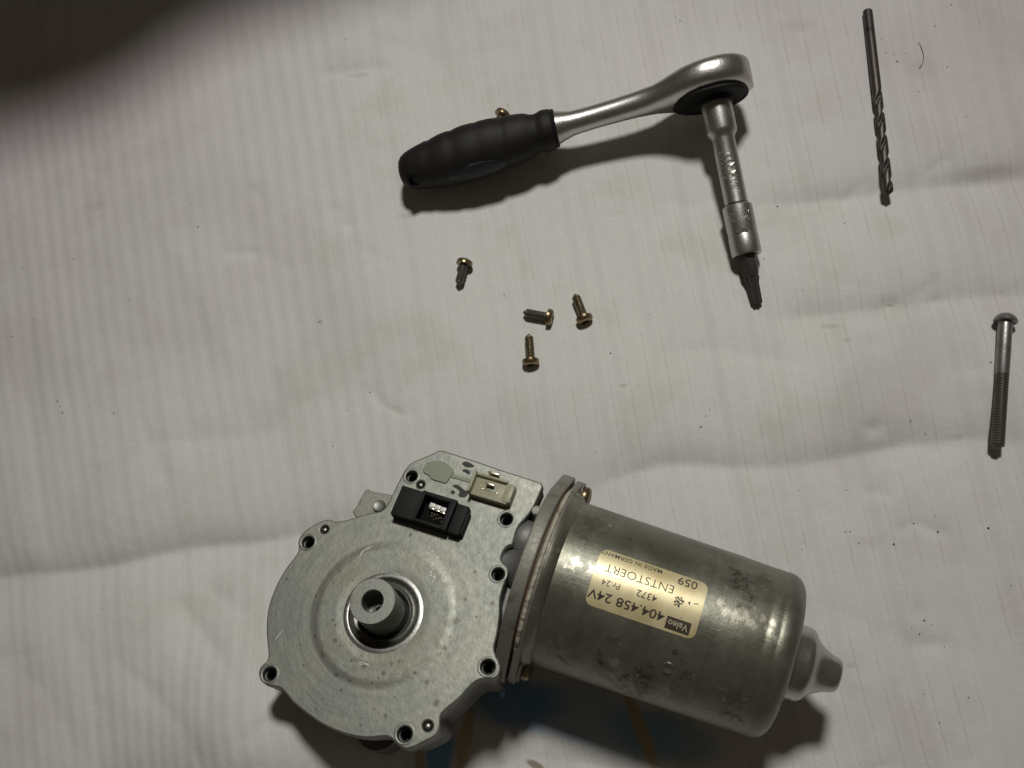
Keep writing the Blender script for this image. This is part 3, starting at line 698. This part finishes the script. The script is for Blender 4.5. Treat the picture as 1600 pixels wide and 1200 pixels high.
# bracket tab sticking out behind the plate, with its rivet
zb = PT - 9
tabp = smoothed([LR(*p, zb) for p in [(551,800),(556,792),(563,779),(571,766),(576,764),(584,768),(640,783),(650,830),(600,835),(562,812)]], 3)
v, f = curve_mesh(tabp, [], zb - 3, zb, .4); tab = make('bracket_tab', v, f, M_flange, motor, sharp=50)
q = LR(592, 790, zb + 1); make('bracket_rivet', *lathe([(-1, 2.4), (.6, 2.3), (1.0, 2.0), (.85, 1.6), (.8, 0)], 32, 'z'), M_hub, tab, M=Matrix.Translation((q[0], q[1], zb)))
# foot of the gearbox seen below the plate
p_ = L(600, 1142, PT - 34)
make('housing_foot', *lathe([(-4, 0), (-4, 6), (-3, 7), (10, 7.5), (10, 0)], 40, 'z'), M_housing, motor, M=Matrix.Translation((p_[0], p_[1], PT - 36)))

# ------------------------------------------------------------------ ratchet
H = atc(1112, 129, 20); T = atc(1183, 476, 1.8); E = atc(636, 268, 11.0)
dax = (T - H).normalized()
hx = (H - E); Lh = hx.length; hx = (hx - dax * hx.dot(dax)).normalized()
RF = frame(H, hx, -dax)
RFi = RF.inverted(); e_l = RFi @ E                          # handle end in the local frame
rat = thing('ratchet_wrench', 'black handled chrome ratchet lying with its head raised on an extension bar', 'ratchet wrench', RF)
rk = Lh / math.hypot(1112 - 636, 131 - 268)                 # mm per px along handle
def cl(t):                                                  # centreline at t px from the head centre towards the handle end
    fr_ = t * rk / Lh; return Vector((-t * rk, e_l.y * fr_, e_l.z * fr_))
def sup(t, hy, ztop, zbot, ex=2.4, n=40, zo=0.0):
    c_ = cl(t); out = []
    for i in range(n):
        a = 2 * math.pi * i / n; ca, sa = math.cos(a), math.sin(a)
        yy = math.copysign(abs(ca) ** (2 / ex), ca) * hy; zz = math.copysign(abs(sa) ** (2 / ex), sa)
        out.append((c_.x, c_.y + yy, c_.z + zo + (zz * ztop if zz > 0 else zz * zbot)))
    return out
secs = []
RH = 15.6; TH = 7.0
hd = RH / rk
for a in (3, 12, 22, 34, 46, 58, 70, 82, 90):              # round nose of the head
    x = -hd * math.cos(math.radians(a)); hy = RH * math.sin(math.radians(a)); s_ = min(1, .50 + .5 * math.sin(math.radians(a)) ** .8)
    secs.append(sup(x, hy, TH * s_, TH * (.82 + .18 * s_), 3.0))
for t, hy, zt, zb_, ex in [(12, 15.9, 6.9, 6.6, 3), (28, 15.2, 7.0, 6.5, 2.9), (44, 13.8, 6.8, 6.3, 2.8), (60, 11.6, 6.3, 6.0, 2.6), (75, 9.4, 5.5, 5.6, 2.5), (90, 7.6, 4.8, 5.2, 2.4), (105, 6.4, 4.9, 5.1, 2.3),
        (120, 5.7, 4.75, 4.85, 2.2), (150, 5.1, 4.6, 4.7, 2.1), (180, 4.8, 4.6, 4.6, 2.05), (205, 4.8, 4.7, 4.7, 2), (222, 5.2, 4.9, 4.9, 2), (236, 6.0, 5.8, 5.8, 2), (246, 6.7, 6.6, 6.6, 2), (252, 6.9, 6.8, 6.8, 2), (262, 6.9, 6.8, 6.8, 2)]:
    secs.append(sup(t, hy, zt, zb_, ex))
v, f = loft(secs)
make('ratchet_body', v, f, M_alu, rat, sharp=60)
# drive face: dark plate with groove, teardrop outline
fo = [(14.2 * math.cos(a) , 14.2 * math.sin(a)) for a in [math.radians(t) for t in range(-100, 101, 8)]]
fo += [(-7, 13.4), (-12, 11), (-15.5, 7.5), (-17.6, 3.6), (-18.2, 0), (-17.6, -3.6), (-15.5, -7.5), (-12, -11), (-7, -13.4)]
v, f = curve_mesh([(x * .93, y * .93) for x, y in fo], [], -TH - .45, -TH + .8, .25)
make('drive_face', v, f, M_black, rat, sharp=50)
v, f = curve_mesh(circ(0, 0, 12.6, 60), [circ(0, 0, 11.9, 60)], -TH - .62, -TH - .35, .06); make('retaining_ring', v, f, M_black, rat)
make('drive_collar', *lathe([(-TH - 2.2, 0), (-TH - 2.2, 6.8), (-TH - .6, 7.2), (-TH - .6, 0)], 48, 'z'), M_black, rat)
# handle
hs = []
hp = [(248, 7.0), (250, 7.8), (254, 8.3), (262, 8.7), (268, 8.7), (273, 8.2), (278, 8.0), (284, 8.3), (294, 9.5), (305, 10.1), (318, 10.5), (326, 10.6), (331, 10.3), (336, 10.9), (350, 11.5), (364, 11.7), (372, 11.5), (378, 11.8), (392, 11.9), (404, 11.6), (412, 11.1), (418, 11.4), (432, 11.1), (444, 10.4), (450, 9.9), (456, 10.0), (468, 9.4), (480, 8.7), (490, 7.9), (498, 6.8), (503, 5.2), (505, 3.5)]
for t, r in hp: hs.append(sup(t, r * .95, r * .95, r * .95, 2.2, 48))
v, f = loft(hs); hnd = make('handle', v, f, M_rubber, rat, sharp=50)
make('collar_ring', *loft([sup(246, 7.0, 6.9, 6.9, 2, 48), sup(247, 7.6, 7.5, 7.5, 2, 48), sup(249.5, 7.9, 7.8, 7.8, 2, 48), sup(251, 7.2, 7.2, 7.2, 2, 48)]), M_black, rat)
# blue inlay on the side facing the camera's lower left, hole at the end
def on_handle(px, py, lift):
    best = None
    hpd = [(t_, float(np.interp(t_, [q[0] for q in hp], [q[1] for q in hp]))) for t_ in np.arange(250, 503, 1.5)]
    for (t, r) in hpd:
        p = RF @ cl(t); dd = ray(px, py); w_ = p - CAM; tt = w_.dot(dd); q = CAM + dd * tt
        if best is None or (q - p).length < best[0]: best = ((q - p).length, t, r, q, p)
    _, t, r, q, p = best
    off = q - p; n_ = -ray(px, py); h2 = r * r - off.length ** 2
    pt = q + n_ * math.sqrt(max(h2, 0.05)); d_ = (pt - p).normalized()
    return RFi @ (p + d_ * (r + lift))
gp, gf = [], []
for q in range(7):
    f_ = q / 6
    for i in range(24):
        a = i * math.pi / 12; cx_i = 745 + 46 * f_ * math.cos(a); gp.append(tuple(on_handle(cx_i, 266 + 12 * f_ * math.sin(a) - (cx_i - 745) * .24, .22 if q < 6 else -.2)))
        if q: b = 24 * q; gf.append((b - 24 + i, b - 24 + (i + 1) % 24, b + (i + 1) % 24, b + i))
make('grip_inlay', gp, gf, M_blue_rubber, hnd)
p_ = on_handle(648, 281, .1)
make('hanging_hole', *lathe([(-2.5, 3.0), (.3, 2.8), (.5, 2.5), (.2, 2.1), (-1.5, 1.9), (-1.5, 0)], 28, 'z'), M_black2, hnd, M=frame(p_, Vector((1, 0, 0)), (p_ - cl(490))))

# extension bar with socket and bit: own things
Lx = (T - H).length; q_ = lambda py: (py - 131) / 345.0 * Lx
XF = frame(H, dax, RF.to_3x3() @ Vector((0, 1, 0)) if (RF.to_3x3() @ Vector((0, 1, 0))).z > 0 else -(RF.to_3x3() @ Vector((0, 1, 0))))
# x along the bar towards the bit, z roughly up
r1, r2, r3 = 6.0, 4.45, 5.75
ext = thing('extension_bar', 'dull chrome extension bar with embossed letters plugged into the ratchet head', 'extension bar', XF)
make('bar', *lathe([(TH + .8, 0), (TH + .8, 4.5), (q_(160), r1 * .9), (q_(163), r1), (q_(208), r1), (q_(212), r1 * .97), (q_(217), r2 + .35), (q_(222), r2), (q_(322), r2), (q_(322), 0)], 64), M_chrome_dark, ext)
def emboss(s, M_r, x_start, x_end, a0, hgt, parent, bold=.0, along=True, mat=M_letters, lift=.24):
    V, Fc = text_mesh(s, bold, .5); W = []
    for x, y, z in V:
        zz = M_r + (lift if z > 0 else -.2)
        if along: X1 = x_start + (x_end - x_start) * x; a = a0 + (y - .5) * hgt / M_r
        else: X1 = x_start + (x_end - x_start) * (y - .5) * -1; a = a0 + (x - .5) * hgt / M_r
        W.append((X1, zz * math.sin(a), zz * math.cos(a)))
    return make('embossed_letters', W, Fc, mat, parent, smooth=False)
# angle 0 = local z (up); letter tops point to picture left
yv = XF.to_3x3() @ Vector((0, 1, 0)); left = -1 if yv.dot(xc) > 0 else 1
cam_l = XF.inverted() @ CAM; a_cam = math.atan2(cam_l.y, cam_l.z)
emboss('HUMMER', r2, q_(307), q_(245), a_cam - left * .22, 3.0 * left, ext, .01)
emboss('CHROME', r2, q_(286), q_(243), a_cam + left * .42, 1.7 * left, ext, .01)
sck = thing('bit_socket', 'short chrome socket with a dark notch joining the bar and the black bit', 'socket', XF)
make('socket_sleeve', *lathe([(q_(323.5), 0), (q_(323.5), r3 * .72), (q_(325), r3 * .93), (q_(327), r3), (q_(362), r3), (q_(364), r3 * .975), (q_(371), r3 * .975), (q_(373), r3), (q_(398), r3), (q_(401), r3 * .95), (q_(401), r3 * .66), (q_(396), r3 * .62), (q_(396), 0)], 64), M_chrome_dark, sck)
emboss('NO 240', r3, q_(350), q_(350) + 2.0, a_cam, -8.0 * left, sck, .0, along=False, lift=.14)
emboss('CHROME V', r3, q_(341), q_(341) + 1.6, a_cam, -9.0 * left, sck, .0, along=False, lift=.14)
make('notch', *boxv(q_(365), q_(370), -2.2, 2.2, r3 * .8, r3 + .03), M_black_steel, sck, M=Matrix.Rotation(-a_cam, 4, 'X'))
bit = thing('torx_bit', 'black star drive bit whose tip touches the white cloth', 'screwdriver bit', XF)
hexf = lambda a, t: 1 / max(math.cos(((t + .3) % (math.pi / 3)) - math.pi / 6), .8) * .93
starf = lambda a, t: 1 + .17 * math.cos(6 * t)
make('hex_shank', *lathe([(q_(396.5), 0), (q_(396.5), 3.25), (q_(428), 3.25), (q_(435), 2.6), (q_(437), 0)], 60, rfun=hexf), M_black_steel, bit, sharp=25)
make('star_tip', *lathe([(q_(434), 0), (q_(434), 2.6), (q_(444), 2.05), (q_(472), 1.9), (q_(475), 1.7), (q_(475), 0)], 60, rfun=starf), M_black_steel, bit, sharp=40)

# ------------------------------------------------------------------ threaded parts
def threaded(x0_, x1_, r, pitch, depth, n=20, tip=0.0, seg=5):
    m = int((x1_ - x0_) / pitch * seg) + 1; rows = []
    for i in range(m):
        x = x0_ + (x1_ - x0_) * i / (m - 1); row = []
        sc_ = 1.0
        if tip and x > x1_ - tip: sc_ = max(.18, ((x1_ - x) / tip) ** .7)
        for j in range(n):
            t = 2 * math.pi * j / n; ph = (x / pitch + j / n) % 1; tri = abs(ph * 2 - 1)
            rr_ = (r - depth * tri) * sc_; row.append((x, rr_ * math.cos(t), rr_ * math.sin(t)))
        rows.append(row)
    return loft(rows)
def recessed_head(r, h, dome=.25):
    V, Fc = lathe([(0, 0), (0, r * .93), (-.12, r), (-h * .55, r), (-h * .82, r * .9), (-h * .96, r * .7), (-h, r * .5), (-h, r * .40)], 36)
    n_ = 36; base_i = len(V) - n_
    star = [(-h, r * .40)]; V2, F2 = lathe([(-h, r * .40), (-h * .45, r * .34), (-h * .40, 0)], 36, rfun=lambda a, t: 1 + (.16 * math.cos(6 * t) if a > -h * .9 else 0))
    return add((V, Fc), (V2, F2))
def screw(px, py, pz, tx, ty, tz, label, length=10.5, ang=0.0):
    a = atc(px, py, pz); b = atc(tx, ty, tz); d = (b - a).normalized()
    M_ = frame(a, d, Vector((0, 0, 1)) if abs(d.z) < .9 else Vector((0, 1, 0)))
    L_ = (b - a).length
    t = thing('small_screw', label, 'screw', M_, 'brass coloured gearbox screws on the cloth')
    make('screw_head', *recessed_head(3.35, 2.3), M_brass, t, sharp=40)
    make('screw_thread', *threaded(-.1, L_, 1.85, .85, .34, 20, 1.5), M_thread if ang else M_thread2, t, sharp=25)
screw(725, 414, 3.3, 718.5, 448, 0.3, 'small brass screw leaning head up, leftmost of the loose screws below the black handle', ang=1)
screw(855, 495, 2.5, 819, 491, 0.5, 'small brass screw pointing left with its star recess facing right', ang=1)
screw(912, 495, 2.6, 899, 464, 0.5, 'small brass screw pointing to upper left, rightmost of the loose screws', ang=0)
screw(829, 562, 2.6, 827, 526, 0.5, 'small brass screw standing straight up the picture, nearest the gearbox', ang=0)
screw(784, 181, 5.6, 776, 208, 1.2, 'small brass screw peeking out behind the black rubber handle', ang=0)

# long bolt
a = atc(1571, 503, 3.8); b = atc(1553, 703, 1.7); d = (b - a).normalized()
BL = (b - a).length
bt = thing('long_bolt', 'long grey half threaded bolt with a domed head at the right edge', 'bolt', frame(a, d, Vector((0, 0, 1))))
make('domed_head', *lathe([(-3.4, 0), (-3.3, 1.0), (-2.95, 2.1), (-2.2, 3.2), (-1.2, 3.95), (-.3, 4.25), (.1, 4.1), (.15, 0)], 48), M_zincbolt, bt)
make('bolt_shank', *lathe([(0, 0), (0, 2.55), (BL * .42, 2.5), (BL * .43, 2.3), (BL * .44, 0)], 40), M_zincbolt, bt)
make('bolt_thread', *threaded(BL * .425, BL, 2.5, .98, .32, 28, .9, 6), M_thread, bt, sharp=25)
make('bolt_tip', *lathe([(BL - .6, 0), (BL - .6, 1.5), (BL + .3, 1.2), (BL + .4, 0)], 24), M_thread, bt)

# drill bit
a = atc(1355.5, 17, 1.9); b = atc(1384, 313, 1.1); d = (b - a).normalized(); DL = (b - a).length
db = thing('drill_bit', 'worn dark steel twist drill bit lying at the upper right', 'drill bit', frame(a, d, Vector((0, 0, 1))))
rd = 1.95
make('drill_shank', *lathe([(0, 0), (0, rd * .86), (.35, rd * .98), (.6, rd), (DL * .44, rd), (DL * .44, 0)], 40), M_drill, db)
rows = []; n_ = 44; x_0 = DL * .435; m_ = 150
for i in range(m_):
    x = x_0 + (DL - x_0) * i / (m_ - 1); fi = min(1, (x - x_0) / 6.0); row = []
    tipf = 1.0 if x < DL - 1.6 else max(.06, (DL - x) / 1.6)
    tw = (x - x_0) / 20.5 * 2 * math.pi
    for j in range(n_):
        t = 2 * math.pi * j / n_; a_ = t - tw
        g = max(0, math.cos(2 * a_)); r_ = rd * (1 - .50 * fi * g ** 1.1)
        if abs(math.sin(2 * a_ + .9)) < .25 and g < .6: r_ = rd
        row.append((x, r_ * tipf * math.cos(t), r_ * tipf * math.sin(t)))
    rows.append(row)
make('drill_flutes', *loft(rows), M_drill, db, sharp=50)

# ------------------------------------------------------------------ dirt crumbs and a fibre
cr = ([], [])
crumbs = [(310,355,1.3),(500,503,1.2),(954,552,1.0),(520,697,1.1),(1095,667,1.1),(1103,650,.9),(1109,640,.7),(1112,633,.6),(1380,471,.9),(1378,60,1.0),(1384,82,.9),(1396,85,.8),(1402,96,1.4),(1415,84,.7),(1386,103,.6),(1480,105,.9),(1436,143,.8),(1486,8,1.0),(1461,40,.7),(1461,42,.7),
 (1216,318,1.3),(1227,340,1.0),(1322,345,.9),(1255,452,.7),(1510,182,.9),(141,427,.8),(203,470,.8),(90,627,1.4),(98,645,1.3),(94,636,.8),(18,526,1.1),(53,500,.7),(24,503,.7),(79,473,.6),(577,612,.9),(542,641,.8),(625,608,.6),(1398,850,1.4),(1430,817,1.2),(1467,830,1.3),(1545,825,1.5),(1462,806,.8),(1343,848,1.0),(1330,830,1.1),(1322,830,.9),(1314,831,.7),
 (1445,970,1.4),(1438,991,1.0),(1425,980,.6),(1456,976,.6),(1467,1130,1.0),(1275,966,.9),(1548,566,1.2),(1425,656,1.0),(1449,675,.7),(1325,764,1.0),(1148,740,.8),(930,706,.8),(1053,741,.7),(1580,915,.8),(1513,1090,.9),(1443,1085,.8),(1477,1011,.8),(1442,1030,.6),(560,1010,.6),(155,950,.7),(203,688,.6),(787,459,.9),(789,462,.6),(1250,765,.7),(1227,773,.8),(1254,858,.9),(1570,450,.7),(300,318,.7),(378,209,.6),(22,338,.8),(29,341,.6),(36,419,.9),(33,443,.7),(90,428,.7),(793,162,.8),(1022,63,.6),(540,62,.9),(514,27,.7),(1310,740,.7),(1100,590,.5),(1035,470,.5),(1400,990,.5),(1555,1000,.5),(1230,640,.5),(1190,610,.5)]
for (x, y, s_) in crumbs:
    s_ *= .68
    p = at(x, y); z_ = zat(p); r = s_ * .42; nn = 6
    V = [(p.x, p.y, z_ + r * .55)] + [(p.x + r * random.uniform(.6, 1.3) * math.cos(a_), p.y + r * random.uniform(.7, 1.5) * math.sin(a_), z_ + .05) for a_ in [i * math.pi / 3 for i in range(nn)]] + [(p.x, p.y, z_ - .3)]
    cr = add(cr, (V, [(0, 1 + i, 1 + (i + 1) % nn) for i in range(nn)] + [(7, 1 + (i + 1) % nn, 1 + i) for i in range(nn)]))
cro = make('dirt_crumbs', cr[0], cr[1], M_crumb); cro['kind'] = 'stuff'; cro['label'] = 'scattered dark dirt crumbs on the cloth'
def tube(pts, r):
    rows = []
    for i, p in enumerate(pts):
        d = (pts[min(i + 1, len(pts) - 1)] - pts[max(i - 1, 0)]).normalized(); M_ = frame(p, d, Vector((0, 0, 1)))
        rows.append([tuple(M_ @ Vector((0, r * math.cos(a_), r * math.sin(a_)))) for a_ in [j * math.pi / 3 for j in range(6)]])
    return loft(rows)
pts = [at(x, y, .5) for x, y in [(1434,66),(1437,68),(1440,75),(1443,84),(1443,94),(1440,102),(1436,106)]]
pts = [p + Vector((0, 0, zat(p))) for p in pts]
o = make('thread_fibre', *tube(pts, .10), M_crumb); o['label'] = 'short curled dark fibre on the cloth right of the drill bit'; o['category'] = 'fibre'; o['kind'] = 'thing'

# ------------------------------------------------------------------ unseen sheet added outside the frame to throw the corner shadow
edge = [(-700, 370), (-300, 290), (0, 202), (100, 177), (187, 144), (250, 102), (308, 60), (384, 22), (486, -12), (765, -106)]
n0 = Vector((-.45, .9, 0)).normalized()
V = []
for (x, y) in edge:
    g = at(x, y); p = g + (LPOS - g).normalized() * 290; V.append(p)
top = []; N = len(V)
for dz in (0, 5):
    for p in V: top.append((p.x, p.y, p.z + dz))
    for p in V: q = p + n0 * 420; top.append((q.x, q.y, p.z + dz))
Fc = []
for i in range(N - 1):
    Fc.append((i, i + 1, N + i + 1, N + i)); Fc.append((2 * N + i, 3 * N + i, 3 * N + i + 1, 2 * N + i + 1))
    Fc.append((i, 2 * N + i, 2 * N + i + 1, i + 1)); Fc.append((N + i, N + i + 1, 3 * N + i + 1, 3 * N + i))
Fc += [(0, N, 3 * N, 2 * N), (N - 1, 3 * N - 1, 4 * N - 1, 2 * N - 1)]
o = make('added_shade_sheet', top, Fc, M_shade_sheet, smooth=False)
o['label'] = 'dark brown unseen sheet added above the cloth to shade its upper left corner'; o['category'] = 'cardboard'; o['kind'] = 'thing'
